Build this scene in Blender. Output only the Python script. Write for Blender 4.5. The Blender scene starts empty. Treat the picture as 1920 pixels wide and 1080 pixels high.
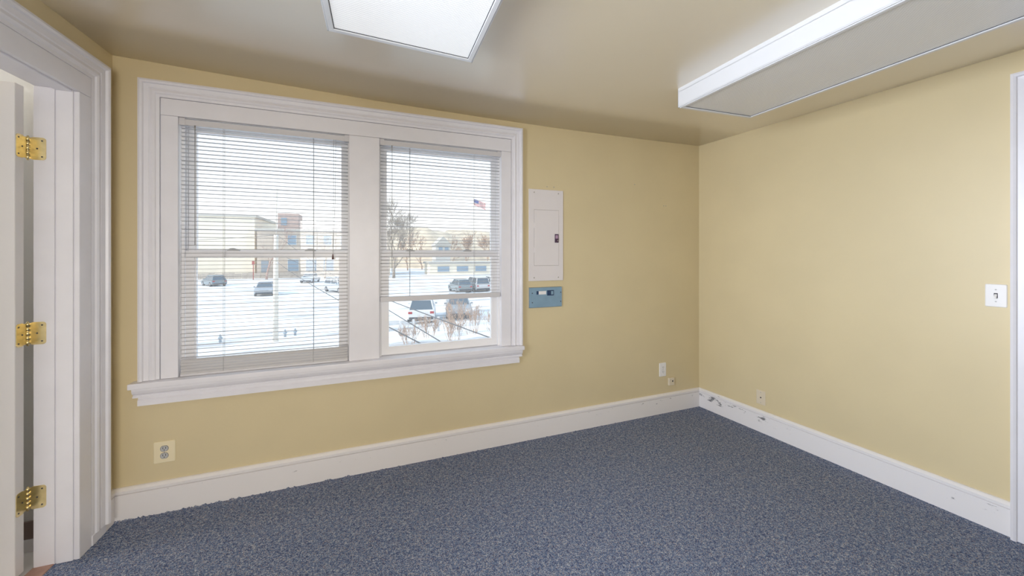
import bpy, bmesh, math, random
from mathutils import Vector, Matrix
random.seed(7)
S = bpy.context.scene
COL = S.collection

# ------------------------------------------------------------------ camera
FPX = 700.0                                   # focal length in pixels of a 1920 wide frame
cam_d = bpy.data.cameras.new('camera'); cam = bpy.data.objects.new('camera', cam_d); COL.objects.link(cam)
cam_d.sensor_width = 36.0; cam_d.lens = FPX / 1920 * 36.0
cam_d.shift_y = -64.0 / 1920.0
cam_d.clip_start = 0.02; cam_d.clip_end = 600
cam.location = (1.2357, -2.6015, 1.42)
cam.rotation_euler = (math.pi / 2, 0, -math.atan2(0.36453, 0.93119))
S.camera = cam

# ------------------------------------------------------------------ world, sun, exposure
SKY = 1.65
W = bpy.data.worlds.new('sky'); S.world = W; W.use_nodes = True
nt = W.node_tree; nt.nodes.clear()
wo = nt.nodes.new('ShaderNodeOutputWorld'); bg = nt.nodes.new('ShaderNodeBackground')
tc = nt.nodes.new('ShaderNodeTexCoord'); sp = nt.nodes.new('ShaderNodeSeparateXYZ'); cr = nt.nodes.new('ShaderNodeValToRGB')
cr.color_ramp.elements[0].position = 0.0; cr.color_ramp.elements[0].color = (1.0, 0.97, 0.92, 1)
cr.color_ramp.elements[1].position = 0.55; cr.color_ramp.elements[1].color = (0.62, 0.80, 1.0, 1)
nt.links.new(tc.outputs['Generated'], sp.inputs[0]); nt.links.new(sp.outputs['Z'], cr.inputs[0])
nt.links.new(cr.outputs[0], bg.inputs['Color']); bg.inputs['Strength'].default_value = SKY
nt.links.new(bg.outputs[0], wo.inputs[0])

sun_d = bpy.data.lights.new('sun', 'SUN'); sun = bpy.data.objects.new('sun', sun_d); COL.objects.link(sun)
sun_d.energy = 3.4; sun_d.angle = 0.02; sun_d.color = (1.0, 0.93, 0.82)
sun.rotation_euler = Vector((0.86, 0.16, -0.48)).to_track_quat('-Z', 'Y').to_euler()

# fill lamps added on left wall and behind the camera to brighten the room
def area(name, loc, target, sx, sy, power, colr, spread=180):
    d = bpy.data.lights.new(name, 'AREA'); d.shape = 'RECTANGLE'; d.size = sx; d.size_y = sy; d.energy = power; d.color = colr; d.spread = math.radians(spread)
    o = bpy.data.objects.new(name, d); COL.objects.link(o); o.location = loc
    o.rotation_euler = (Vector(target) - Vector(loc)).to_track_quat('-Z', 'Y').to_euler()
    return o
area('back_fill_lamp', (0.9, -4.44, 1.3), (0.75, 0, 0.65), 1.4, 1.4, 27, (1.0, 0.955, 0.90), 95)
area('side_fill_lamp', (-0.03, -2.0, 1.45), (4, -2.0, 1.45), 1.0, 1.4, 38, (0.88, 0.945, 1.06), 100)

S.view_settings.view_transform = 'Standard'; S.view_settings.look = 'None'
S.view_settings.gamma = 1.0; S.view_settings.use_curve_mapping = False
S.view_settings.exposure = 0.0
S.cycles.use_denoising = True
S.cycles.max_bounces = 12; S.cycles.diffuse_bounces = 8; S.cycles.transparent_max_bounces = 24
S.cycles.sample_clamp_indirect = 8.0

# ------------------------------------------------------------------ materials
def newmat(name):
    m = bpy.data.materials.new(name); m.use_nodes = True
    return m, m.node_tree, m.node_tree.nodes['Principled BSDF']
def mat(name, c, rough=0.5, metal=0.0, spec=0.5, var=0.0, vscale=6.0, bump=0.0, bscale=60.0):
    m, t, b = newmat(name)
    b.inputs['Base Color'].default_value = (*c, 1); b.inputs['Roughness'].default_value = rough
    b.inputs['Metallic'].default_value = metal; b.inputs['Specular IOR Level'].default_value = spec
    co = t.nodes.new('ShaderNodeTexCoord')
    if var > 0:
        n = t.nodes.new('ShaderNodeTexNoise'); n.inputs['Scale'].default_value = vscale; n.inputs['Detail'].default_value = 4
        r = t.nodes.new('ShaderNodeValToRGB')
        r.color_ramp.elements[0].position = 0.3; r.color_ramp.elements[1].position = 0.7
        r.color_ramp.elements[0].color = (*[x * (1 - var) for x in c], 1); r.color_ramp.elements[1].color = (*[min(1, x * (1 + var)) for x in c], 1)
        t.links.new(co.outputs['Object'], n.inputs['Vector']); t.links.new(n.outputs[0], r.inputs[0]); t.links.new(r.outputs[0], b.inputs['Base Color'])
    if bump > 0:
        n2 = t.nodes.new('ShaderNodeTexNoise'); n2.inputs['Scale'].default_value = bscale; n2.inputs['Detail'].default_value = 3
        bp = t.nodes.new('ShaderNodeBump'); bp.inputs['Strength'].default_value = bump; bp.inputs['Distance'].default_value = 0.004
        t.links.new(co.outputs['Object'], n2.inputs['Vector']); t.links.new(n2.outputs[0], bp.inputs['Height']); t.links.new(bp.outputs[0], b.inputs['Normal'])
    return m

M = {}
M['wall'] = mat('cream_wall_paint', (0.70, 0.594, 0.367), 0.42, spec=0.5, var=0.025, vscale=2.5, bump=0.10, bscale=35)
M['ceiling'] = mat('cream_ceiling_paint', (0.80, 0.715, 0.565), 0.30, spec=1.0, var=0.02, vscale=2.0, bump=0.06, bscale=14)
_c = M['ceiling'].node_tree.nodes['Principled BSDF']; _c.inputs['Coat Weight'].default_value = 1.0; _c.inputs['Coat IOR'].default_value = 1.75; _c.inputs['Coat Roughness'].default_value = 0.28
M['trim'] = mat('white_gloss_trim_paint', (0.82, 0.81, 0.85), 0.36, var=0.02, vscale=9, bump=0.05, bscale=45)
M['vinyl'] = mat('white_vinyl', (0.88, 0.87, 0.88), 0.35)
M['blind'] = mat('off_white_blind', (0.58, 0.565, 0.565), 0.5, spec=0.3)
M['cord'] = mat('blind_cord', (0.40, 0.40, 0.39), 0.8)
M['rail'] = mat('blind_rail_enamel', (0.66, 0.645, 0.66), 0.4)
M['tassel'] = mat('brown_tassel', (0.16, 0.08, 0.07), 0.5)
M['gap'] = mat('dark_gap', (0.06, 0.06, 0.07), 0.8)
M['panel'] = mat('panel_enamel', (0.78, 0.74, 0.74), 0.42, var=0.015, vscale=5)
M['latch'] = mat('purple_latch', (0.07, 0.035, 0.075), 0.4)
M['latch_label'] = mat('latch_label', (0.45, 0.30, 0.42), 0.5)
M['boxblue'] = mat('blue_grey_enamel', (0.23, 0.36, 0.47), 0.45, var=0.05, vscale=20)
M['breaker'] = mat('navy_breaker', (0.02, 0.05, 0.12), 0.4)
M['ivory'] = mat('ivory_plastic', (0.86, 0.76, 0.52), 0.4)
M['beige'] = mat('beige_plastic', (0.74, 0.65, 0.50), 0.4)
M['whitepl'] = mat('white_plastic', (0.85, 0.84, 0.84), 0.3)
M['greypl'] = mat('grey_plastic', (0.50, 0.50, 0.50), 0.4)
M['slot'] = mat('slot_black', (0.02, 0.02, 0.02), 0.6)
M['screw'] = mat('screw_metal', (0.45, 0.43, 0.40), 0.35, metal=0.8)
M['brass'] = mat('brass', (0.84, 0.70, 0.38), 0.25, metal=1.0, var=0.12, vscale=40)
M['enamel'] = mat('white_fixture_enamel', (0.76, 0.77, 0.79), 0.3)
M['thresh'] = mat('threshold_wood', (0.42, 0.25, 0.19), 0.5, var=0.15, vscale=20)
M['hallwall'] = mat('hall_white_paint', (0.80, 0.81, 0.82), 0.6)
M['hallfloor'] = mat('hall_pale_floor', (0.70, 0.68, 0.66), 0.5, var=0.08, vscale=4)
M['hallbase'] = mat('hall_brown_base', (0.25, 0.19, 0.17), 0.5)
M['doorp'] = mat('white_door_paint', (0.78, 0.76, 0.75), 0.4, var=0.015, vscale=4)

# carpet: speckled blue grey loop pile
def carpet():
    m, t, b = newmat('speckled_blue_carpet')
    co = t.nodes.new('ShaderNodeTexCoord')
    def node(kind, sc):
        n = t.nodes.new(kind); n.inputs['Scale'].default_value = sc; t.links.new(co.outputs['Object'], n.inputs['Vector']); return n
    v1 = node('ShaderNodeTexVoronoi', 290); sp1 = t.nodes.new('ShaderNodeSeparateColor'); t.links.new(v1.outputs['Color'], sp1.inputs[0])
    r = t.nodes.new('ShaderNodeValToRGB'); e = r.color_ramp; e.interpolation = 'LINEAR'
    e.elements[0].position = 0.0; e.elements[0].color = (0.05, 0.065, 0.135, 1)
    e.elements[1].position = 1.0; e.elements[1].color = (0.46, 0.47, 0.52, 1)
    for p, c in ((0.25, (0.10, 0.135, 0.235)), (0.5, (0.16, 0.215, 0.33)), (0.72, (0.25, 0.295, 0.39)), (0.80, (0.31, 0.25, 0.245)), (0.90, (0.35, 0.39, 0.45))):
        x = e.elements.new(p); x.color = (*c, 1)
    n2 = node('ShaderNodeTexNoise', 60); n2.inputs['Detail'].default_value = 3
    mr = t.nodes.new('ShaderNodeMapRange'); mr.inputs[1].default_value = 0.3; mr.inputs[2].default_value = 0.7; mr.inputs[3].default_value = -0.18; mr.inputs[4].default_value = 0.18
    ad = t.nodes.new('ShaderNodeMath'); ad.operation = 'ADD'; ad.use_clamp = True
    t.links.new(n2.outputs[0], mr.inputs[0]); t.links.new(sp1.outputs[0], ad.inputs[0]); t.links.new(mr.outputs[0], ad.inputs[1])
    t.links.new(ad.outputs[0], r.inputs[0]); t.links.new(r.outputs[0], b.inputs['Base Color'])
    b.inputs['Roughness'].default_value = 0.95; b.inputs['Specular IOR Level'].default_value = 0.1
    bp = t.nodes.new('ShaderNodeBump'); bp.inputs['Strength'].default_value = 0.35; bp.inputs['Distance'].default_value = 0.004
    t.links.new(v1.outputs['Distance'], bp.inputs['Height']); bp.invert = True; t.links.new(bp.outputs[0], b.inputs['Normal'])
    return m
M['carpet'] = carpet()

# white baseboard paint, worn black in patches (stops: wear along the board's length, 0..1)
def scuffed(name, c, axis, stops):
    m, t, b = newmat(name)
    co = t.nodes.new('ShaderNodeTexCoord'); mp = t.nodes.new('ShaderNodeMapping'); mp.inputs['Scale'].default_value = (14, 14, 38)
    n = t.nodes.new('ShaderNodeTexNoise'); n.inputs['Scale'].default_value = 1.0; n.inputs['Detail'].default_value = 7; n.inputs['Roughness'].default_value = 0.72
    t.links.new(co.outputs['Object'], mp.inputs[0]); t.links.new(mp.outputs[0], n.inputs['Vector'])
    sp_ = t.nodes.new('ShaderNodeSeparateXYZ'); t.links.new(co.outputs['Generated'], sp_.inputs[0])
    def ramp(src, st):
        r = t.nodes.new('ShaderNodeValToRGB'); e = r.color_ramp
        e.elements[0].position = st[0][0]; e.elements[0].color = (*[st[0][1]] * 3, 1); e.elements[1].position = st[-1][0]; e.elements[1].color = (*[st[-1][1]] * 3, 1)
        for p, v in st[1:-1]: x = e.elements.new(p); x.color = (v, v, v, 1)
        t.links.new(src, r.inputs[0]); return r
    ra = ramp(sp_.outputs[axis], stops); rz = ramp(sp_.outputs['Z'], [(0.0, 0.15), (0.40, 0.3), (0.62, 0.9), (0.76, 1.0), (0.80, 0.25), (1.0, 0.2)])
    mu = t.nodes.new('ShaderNodeMath'); mu.operation = 'MULTIPLY'; t.links.new(ra.outputs[0], mu.inputs[0]); t.links.new(rz.outputs[0], mu.inputs[1])
    m3 = t.nodes.new('ShaderNodeMath'); m3.operation = 'MULTIPLY_ADD'; m3.inputs[1].default_value = 0.24
    t.links.new(mu.outputs[0], m3.inputs[0]); t.links.new(n.outputs[0], m3.inputs[2])
    r = ramp(m3.outputs[0], [(0.70, 0.0), (0.75, 1.0)])
    mx = t.nodes.new('ShaderNodeMix'); mx.data_type = 'RGBA'; mx.inputs['A'].default_value = (*c, 1); mx.inputs['B'].default_value = (0.20, 0.20, 0.22, 1)
    t.links.new(r.outputs[0], mx.inputs['Factor']); t.links.new(mx.outputs['Result'], b.inputs['Base Color']); b.inputs['Roughness'].default_value = 0.4
    return m
M['base_scuff'] = scuffed('scuffed_white_baseboard', (0.86, 0.84, 0.845), 'Y', [(0.0, 0.15), (0.10, 0.45), (0.18, 0.1), (0.52, 0.1), (0.58, 0.6), (0.68, 0.65), (0.73, 0.25), (0.80, 0.7), (0.88, 1.0), (0.97, 0.95), (1.0, 0.5)])
M['base'] = scuffed('white_baseboard', (0.85, 0.82, 0.81), 'X', [(0.0, 0.3), (0.5, 0.25), (0.9, 0.45), (1.0, 0.3)])

def glass():
    m = bpy.data.materials.new('hazy_window_glass'); m.use_nodes = True; t = m.node_tree; t.nodes.clear()
    o = t.nodes.new('ShaderNodeOutputMaterial'); tr = t.nodes.new('ShaderNodeBsdfTransparent'); gl = t.nodes.new('ShaderNodeBsdfGlossy')
    tl = t.nodes.new('ShaderNodeBsdfTranslucent'); tl.inputs['Color'].default_value = (0.9, 0.9, 0.9, 1)
    gl.inputs['Roughness'].default_value = 0.02; tr.inputs['Color'].default_value = (0.96, 0.97, 0.97, 1)
    a = t.nodes.new('ShaderNodeMixShader'); a.inputs[0].default_value = 0.12  # translucent share puts a haze into the pane to wash out the view
    b = t.nodes.new('ShaderNodeMixShader'); b.inputs[0].default_value = 0.04
    t.links.new(tr.outputs[0], a.inputs[1]); t.links.new(tl.outputs[0], a.inputs[2])
    t.links.new(a.outputs[0], b.inputs[1]); t.links.new(gl.outputs[0], b.inputs[2]); t.links.new(b.outputs[0], o.inputs[0])
    return m
M['glass'] = glass()

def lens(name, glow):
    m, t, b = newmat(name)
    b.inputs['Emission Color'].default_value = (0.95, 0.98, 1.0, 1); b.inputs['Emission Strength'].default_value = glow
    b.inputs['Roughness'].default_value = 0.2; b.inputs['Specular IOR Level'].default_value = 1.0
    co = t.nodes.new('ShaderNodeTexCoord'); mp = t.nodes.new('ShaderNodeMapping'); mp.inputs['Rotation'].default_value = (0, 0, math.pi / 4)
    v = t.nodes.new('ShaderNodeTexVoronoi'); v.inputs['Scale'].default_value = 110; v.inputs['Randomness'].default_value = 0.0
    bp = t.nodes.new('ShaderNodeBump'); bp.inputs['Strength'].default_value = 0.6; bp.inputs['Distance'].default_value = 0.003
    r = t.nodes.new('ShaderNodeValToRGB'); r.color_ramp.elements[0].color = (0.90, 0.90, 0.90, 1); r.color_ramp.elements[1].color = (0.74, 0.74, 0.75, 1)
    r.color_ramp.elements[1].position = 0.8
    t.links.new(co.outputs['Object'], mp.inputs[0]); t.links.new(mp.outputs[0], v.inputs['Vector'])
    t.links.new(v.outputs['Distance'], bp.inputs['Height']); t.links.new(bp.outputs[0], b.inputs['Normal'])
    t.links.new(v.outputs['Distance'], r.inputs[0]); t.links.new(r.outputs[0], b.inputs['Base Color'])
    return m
M['lens'] = lens('prismatic_acrylic_lens', 0.0); M['lens_glow'] = lens('glowing_prismatic_acrylic_lens', 0.34)  # second lens has a faint glow added only to brighten it

def snow():
    m, t, b = newmat('trodden_snow')
    co = t.nodes.new('ShaderNodeTexCoord'); mp = t.nodes.new('ShaderNodeMapping'); mp.inputs['Scale'].default_value = (0.10, 0.42, 1); mp.inputs['Rotation'].default_value = (0, 0, 0.3)
    n = t.nodes.new('ShaderNodeTexNoise'); n.inputs['Scale'].default_value = 1.6; n.inputs['Detail'].default_value = 6; n.inputs['Roughness'].default_value = 0.62
    r = t.nodes.new('ShaderNodeValToRGB')
    r.color_ramp.elements[0].position = 0.50; r.color_ramp.elements[0].color = (0.86, 0.87, 0.89, 1)
    r.color_ramp.elements[1].position = 0.62; r.color_ramp.elements[1].color = (0.46, 0.45, 0.45, 1)
    t.links.new(co.outputs['Object'], mp.inputs[0]); t.links.new(mp.outputs[0], n.inputs['Vector']); t.links.new(n.outputs[0], r.inputs[0])
    t.links.new(r.outputs[0], b.inputs['Base Color']); b.inputs['Roughness'].default_value = 0.9; b.inputs['Specular IOR Level'].default_value = 0.1
    return m
M['snow'] = snow()

# ------------------------------------------------------------------ mesh helpers
ORIG = {}                                    # object -> world origin its vertices are relative to
def link(o): COL.objects.link(o); return o
def tag(o, label=None, cat=None, group=None, kind=None):
    if label: o['label'] = label
    if cat: o['category'] = cat
    if group: o['group'] = group
    if kind: o['kind'] = kind
    return o
def thing(name, loc, label, cat, group=None, kind=None):
    o = link(bpy.data.objects.new(name, None)); o.location = loc; o.empty_display_size = 0.1
    ORIG[o.name] = Vector(loc)
    return tag(o, label, cat, group, kind)
def obj(name, verts, faces, m, parent=None, smooth=False, origin=None):
    """vertices in world coordinates; parts keep the origin of their thing"""
    vs = [Vector(v) for v in verts]
    if parent is not None: og = ORIG[parent.name]
    elif origin is not None: og = Vector(origin)
    else:
        n = len(vs); og = Vector((sum(v.x for v in vs) / n, sum(v.y for v in vs) / n, min(v.z for v in vs)))
    me = bpy.data.meshes.new(name); me.from_pydata([v - og for v in vs], [], faces); me.validate(); me.update()
    bm = bmesh.new(); bm.from_mesh(me); bmesh.ops.recalc_face_normals(bm, faces=bm.faces); bm.to_mesh(me); bm.free()
    if smooth:
        for p in me.polygons: p.use_smooth = True
    me.materials.append(M[m] if isinstance(m, str) else m)
    o = link(bpy.data.objects.new(name, me)); ORIG[o.name] = og
    if parent is None: o.location = og
    else: o.parent = parent
    return o
BF = [(0, 1, 2, 3), (7, 6, 5, 4), (0, 4, 5, 1), (1, 5, 6, 2), (2, 6, 7, 3), (3, 7, 4, 0)]
def boxv(x0, x1, y0, y1, z0, z1):
    return [(x0, y0, z0), (x1, y0, z0), (x1, y1, z0), (x0, y1, z0), (x0, y0, z1), (x1, y0, z1), (x1, y1, z1), (x0, y1, z1)]
def bevelled(x0, x1, y0, y1, z0, z1, w, seg=1):
    bm = bmesh.new(); vs = [bm.verts.new(v) for v in boxv(x0, x1, y0, y1, z0, z1)]
    for f in BF: bm.faces.new([vs[i] for i in f])
    bmesh.ops.bevel(bm, geom=list(bm.edges), offset=w, segments=seg, profile=0.6, affect='EDGES')
    bm.verts.index_update(); V = [tuple(v.co) for v in bm.verts]; F = [tuple(v.index for v in f.verts) for f in bm.faces]; bm.free()
    return V, F
ID = lambda p: p
def box(name, x0, x1, y0, y1, z0, z1, m, parent=None, bev=0.0, T=ID, seg=1, origin=None):
    if bev > 0: V, F = bevelled(x0, x1, y0, y1, z0, z1, bev, seg)
    else: V, F = boxv(x0, x1, y0, y1, z0, z1), BF
    return obj(name, [T(v) for v in V], F, m, parent, origin=origin)
def joinboxes(name, lst, m, parent=None, T=ID, origin=None):
    V, F = [], []
    for b in lst:
        k = len(V); V += [T(v) for v in boxv(*b)]; F += [tuple(i + k for i in f) for f in BF]
    return obj(name, V, F, m, parent, origin=origin)
def prism(name, poly, axis, a0, a1, m, parent=None, T=ID, smooth=False):
    """poly of 2-D points extruded along axis ('x','y','z') from a0 to a1"""
    def mk(p, a):
        return {'x': (a, p[0], p[1]), 'y': (p[0], a, p[1]), 'z': (p[0], p[1], a)}[axis]
    n = len(poly); V = [T(mk(p, a0)) for p in poly] + [T(mk(p, a1)) for p in poly]
    F = [tuple(range(n)), tuple(range(2 * n - 1, n - 1, -1))] + [(i, (i + 1) % n, n + (i + 1) % n, n + i) for i in range(n)]
    return obj(name, V, F, m, parent, smooth)
def tube(name, pts, r, m, parent=None, n=6, radii=None, origin=None):
    V, F = tubev(pts, r, n, radii)
    return obj(name, V, F, m, parent, True, origin)
def tubev(pts, r, n=6, radii=None, k0=0):
    V, F = [], []; pts = [Vector(p) for p in pts]
    for i, p in enumerate(pts):
        d = (pts[min(i + 1, len(pts) - 1)] - pts[max(i - 1, 0)]).normalized()
        a = d.cross(Vector((0, 0, 1)) if abs(d.z) < 0.9 else Vector((1, 0, 0))).normalized(); b = d.cross(a)
        rr = radii[i] if radii else r
        for j in range(n):
            t = 2 * math.pi * j / n; V.append(tuple(p + a * rr * math.cos(t) + b * rr * math.sin(t)))
    for i in range(len(pts) - 1):
        for j in range(n):
            F.append(tuple(k0 + q for q in (i * n + j, i * n + (j + 1) % n, (i + 1) * n + (j + 1) % n, (i + 1) * n + j)))
    F.append(tuple(k0 + j for j in range(n))); F.append(tuple(k0 + (len(pts) - 1) * n + j for j in range(n)))
    return V, F
def disc(cx, cz, rx, rz, n=20, clip=None):
    return [(cx + rx * math.cos(2 * math.pi * i / n), max(min(cz + rz * math.sin(2 * math.pi * i / n), cz + (clip or 9)), cz - (clip or 9))) for i in range(n)]
def rrect(x0, x1, z0, z1, r, n=4):
    out = []
    for cx, cz, a in ((x1 - r, z1 - r, 0), (x0 + r, z1 - r, 90), (x0 + r, z0 + r, 180), (x1 - r, z0 + r, 270)):
        for i in range(n + 1):
            t = math.radians(a + 90 * i / n); out.append((cx + r * math.cos(t), cz + r * math.sin(t)))
    return out

# wall frames: local (s along the wall, n into the room, z up) -> world
TF = lambda p: (p[0], -p[1], p[2])                                  # front wall: s = x
RD = Vector((0.06497, -0.99789, 0)); RB = Vector((4.1257, 0, 0)); RN = Vector((-0.99789, -0.06497, 0))
TR = lambda p: tuple(RB + RD * p[0] + RN * p[1] + Vector((0, 0, p[2])))
LD = Vector((-0.02, -1, 0)).normalized(); LN = Vector((0.9998, -0.02, 0))
TL = lambda p: tuple(LD * p[0] + LN * p[1] + Vector((0, 0, p[2])))
WP = -0.018                                                          # wall plane lies 18 mm behind board faces

def wall(name, T, s0, s1, z0, z1, n0, n1, holes, m, label):
    ss = sorted({s0, s1, *[h[0] for h in holes], *[h[1] for h in holes]}); zs = sorted({z0, z1, *[h[2] for h in holes], *[h[3] for h in holes]})
    cells = set()
    for i in range(len(ss) - 1):
        for j in range(len(zs) - 1):
            cs, cz = (ss[i] + ss[i + 1]) / 2, (zs[j] + zs[j + 1]) / 2
            if not any(h[0] < cs < h[1] and h[2] < cz < h[3] for h in holes): cells.add((i, j))
    vi, V, F = {}, [], []
    def v(i, j, k):
        if (i, j, k) not in vi: vi[(i, j, k)] = len(V); V.append(T((ss[i], (n0, n1)[k], zs[j])))
        return vi[(i, j, k)]
    for i, j in cells:
        for k in (0, 1): F.append((v(i, j, k), v(i + 1, j, k), v(i + 1, j + 1, k), v(i, j + 1, k)))
        if (i - 1, j) not in cells: F.append((v(i, j, 0), v(i, j + 1, 0), v(i, j + 1, 1), v(i, j, 1)))
        if (i + 1, j) not in cells: F.append((v(i + 1, j, 0), v(i + 1, j + 1, 0), v(i + 1, j + 1, 1), v(i + 1, j, 1)))
        if (i, j - 1) not in cells: F.append((v(i, j, 0), v(i + 1, j, 0), v(i + 1, j, 1), v(i, j, 1)))
        if (i, j + 1) not in cells: F.append((v(i, j + 1, 0), v(i + 1, j + 1, 0), v(i + 1, j + 1, 1), v(i, j + 1, 1)))
    o = obj(name, V, F, m); return tag(o, label, 'wall', kind='structure')

# moulded casing swept round three sides with mitred corners; profile = (distance in from outer edge, proud)
PROF = [(0, 0.0), (0, 0.040), (0.010, 0.044), (0.018, 0.040), (0.021, 0.030), (0.040, 0.028), (0.044, 0.024), (0.058, 0.030), (0.066, 0.026), (0.070, 0.020), (0.084, 0.019), (0.085, 0.0)]
def casing(T, so0, so1, z0, ztop, parent, m='trim', prof=PROF, n0=WP):
    def seg(name, fa, fb):
        n = len(prof); V = [T(fa(w, p)) for w, p in prof] + [T(fb(w, p)) for w, p in prof]
        F = [tuple(range(n)), tuple(range(2 * n - 1, n - 1, -1))] + [(i, (i + 1) % n, n + (i + 1) % n, n + i) for i in range(n)]
        return obj(name, V, F, m, parent)
    if so0 is not None: seg('side_moulding', lambda w, p: (so0 + w, n0 + p, z0), lambda w, p: (so0 + w, n0 + p, ztop - w))
    if so1 is not None: seg('side_moulding', lambda w, p: (so1 - w, n0 + p, z0), lambda w, p: (so1 - w, n0 + p, ztop - w))
    a, b = so0, so1
    seg('head_moulding', lambda w, p: (a + w, n0 + p, ztop - w), lambda w, p: (b - w, n0 + p, ztop - w))

# ------------------------------------------------------------------ ceiling profile (old plaster, sags towards the middle)
CP = [(-0.3, 2.484), (0.0, 2.474), (0.45, 2.458), (1.28, 2.430), (2.0, 2.418), (2.66, 2.414), (3.4, 2.419), (4.14, 2.430), (4.8, 2.436)]
def cz(x):
    for (a, za), (b, zb) in zip(CP, CP[1:]):
        if x <= b: return za + (zb - za) * (x - a) / (b - a)
    return CP[-1][1]
YB = -4.5
V, F = [], []
xs = [-0.17, 0.0, 0.3, 0.6, 0.9, 1.28, 1.6, 2.0, 2.3, 2.66, 3.0, 3.4, 3.8, 4.14, 4.6]; ys = [YB - 0.1, -3.2, -2.2, -1.2, -0.5, 0.12]
for k in (0, 1):
    for y in ys:
        for x in xs: V.append((x, y, cz(x) + 0.12 * k))
nx = len(xs); ny = len(ys)
for k in (0, 1):
    for j in range(ny - 1):
        for i in range(nx - 1):
            a = k * nx * ny + j * nx + i; F.append((a, a + 1, a + nx + 1, a + nx))
N = nx * ny
for j in range(ny - 1):
    for i in (0, nx - 1): a = j * nx + i; F.append((a, a + nx, a + nx + N, a + N))
for i in range(nx - 1):
    for j in (0, ny - 1): a = j * nx + i; F.append((a, a + 1, a + 1 + N, a + N))
tag(obj('ceiling', V, F, 'ceiling', smooth=True), 'cream painted plaster ceiling sagging slightly above the windows', 'ceiling', kind='structure')

# ------------------------------------------------------------------ walls and floor
tag(obj('floor', [(-0.085, 0.018, 0), (-0.20, YB, 0), (4.55, YB, 0), (4.145, 0.018, 0), (-0.085, 0.018, -0.1), (-0.20, YB, -0.1), (4.55, YB, -0.1), (4.145, 0.018, -0.1)],
        [(0, 1, 2, 3), (4, 5, 6, 7), (0, 1, 5, 4), (1, 2, 6, 5), (2, 3, 7, 6), (3, 0, 4, 7)], 'carpet', origin=(0, 0, 0)), 'speckled blue grey carpet over the whole room', 'floor', kind='structure')
w_front = wall('wall_front', TF, -0.018, 4.146, -0.1, 2.50, -0.16, WP, [(0.188, 2.252, 0.70, 2.275)], 'wall', 'cream painted wall that holds the double window')
w_right = wall('wall_right', TR, -0.02, 4.6, -0.1, 2.50, -0.14, WP, [(1.90, 2.75, -0.1, 2.19)], 'wall', 'cream painted wall with the light switch')
w_left = wall('wall_left', TL, -0.16, 4.6, -0.1, 2.53, -0.150, WP, [(0.232, 1.118, -0.1, 2.194)], 'wall', 'cream painted wall around the open doorway')
w_back = wall('wall_back', lambda p: (p[0], YB - 0.12 + p[1], p[2]), -0.3, 4.75, -0.1, 2.50, 0, 0.12, [], 'wall', 'cream painted wall behind the viewer')

# frames added around the two fill lamps; the walls have no openings there
w3 = thing('side_fill_frame', TL((2.0, 0, 0.75)), 'white frame added around the fill lamp on the left wall', 'window', kind='structure')
joinboxes('frame', [(1.40, 1.49, WP, 0.012, 0.66, 2.24), (2.51, 2.60, WP, 0.012, 0.66, 2.24), (1.49, 2.51, WP, 0.012, 2.16, 2.24), (1.49, 2.51, WP, 0.03, 0.66, 0.74)], 'trim', w3, TL)
w4 = thing('back_fill_frame', (0.9, YB, 0.6), 'white frame added around the fill lamp behind the viewer', 'window', kind='structure')
joinboxes('frame', [(0.10, 0.19, YB, YB + 0.03, 0.52, 2.10), (1.61, 1.70, YB, YB + 0.03, 0.52, 2.10), (0.19, 1.61, YB, YB + 0.03, 2.02, 2.10), (0.19, 1.61, YB, YB + 0.05, 0.52, 0.60)], 'trim', w4)

# small nail holes in the plaster
for x, z in ((2.555, 1.945), (2.615, 1.945), (3.40, 2.02), (3.72, 1.85), (3.745, 1.85)):
    prism('nail_hole', disc(x, z, 0.0045, 0.0045, 8), 'y', 0.0172, 0.019, 'screw', w_front)

# ------------------------------------------------------------------ baseboards
BH = 0.172
BP = [(WP, 0.0), (0.0, 0.0), (0.0, BH - 0.036), (-0.008, BH - 0.034), (-0.008, BH - 0.030), (0.003, BH - 0.029), (0.004, BH - 0.014), (-0.004, BH - 0.004), (-0.010, BH), (WP, BH)]
def baseboard(name, T, s0, s1, m, label, mit0=0, mit1=0):
    n = len(BP); V = [T((s0 + mit0 * p[0], p[0], p[1])) for p in BP] + [T((s1 + mit1 * p[0], p[0], p[1])) for p in BP]
    F = [tuple(range(n)), tuple(range(2 * n - 1, n - 1, -1))] + [(i, (i + 1) % n, n + (i + 1) % n, n + i) for i in range(n)]
    return tag(obj(name, V, F, m), label, 'baseboard', kind='structure')
baseboard('baseboard_front', TF, 0.0, 4.1257, 'base', 'tall white baseboard under the double window', 1, -1)
baseboard('baseboard_right', TR, 0.0, 1.778, 'base_scuff', 'tall white baseboard with black scuffs below the light switch', 1, 0)
baseboard('baseboard_left', TL, 0.0, 0.072, 'base', 'short white baseboard stub between corner and doorway', 1, 0)
# frayed carpet edge along the front baseboard
V, F = [], []
for i in range(150):
    x = random.random() ** 2.4 * 4.1; h = random.uniform(0.001, 0.007) * (1.5 if x < 1.2 else 0.8); w = random.uniform(0.006, 0.02); k = len(V)
    V += [(x - w, -0.001, -0.004), (x + w, -0.001, -0.004), (x + w * 0.3, -0.012, -0.004), (x + random.uniform(-w, w) * 0.5, -0.002, h)]
    F += [(k, k + 1, k + 3), (k + 1, k + 2, k + 3), (k + 2, k, k + 3)]
tag(obj('carpet_tufts', V, F, 'carpet', bpy.data.objects['floor']), kind='stuff')

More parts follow.
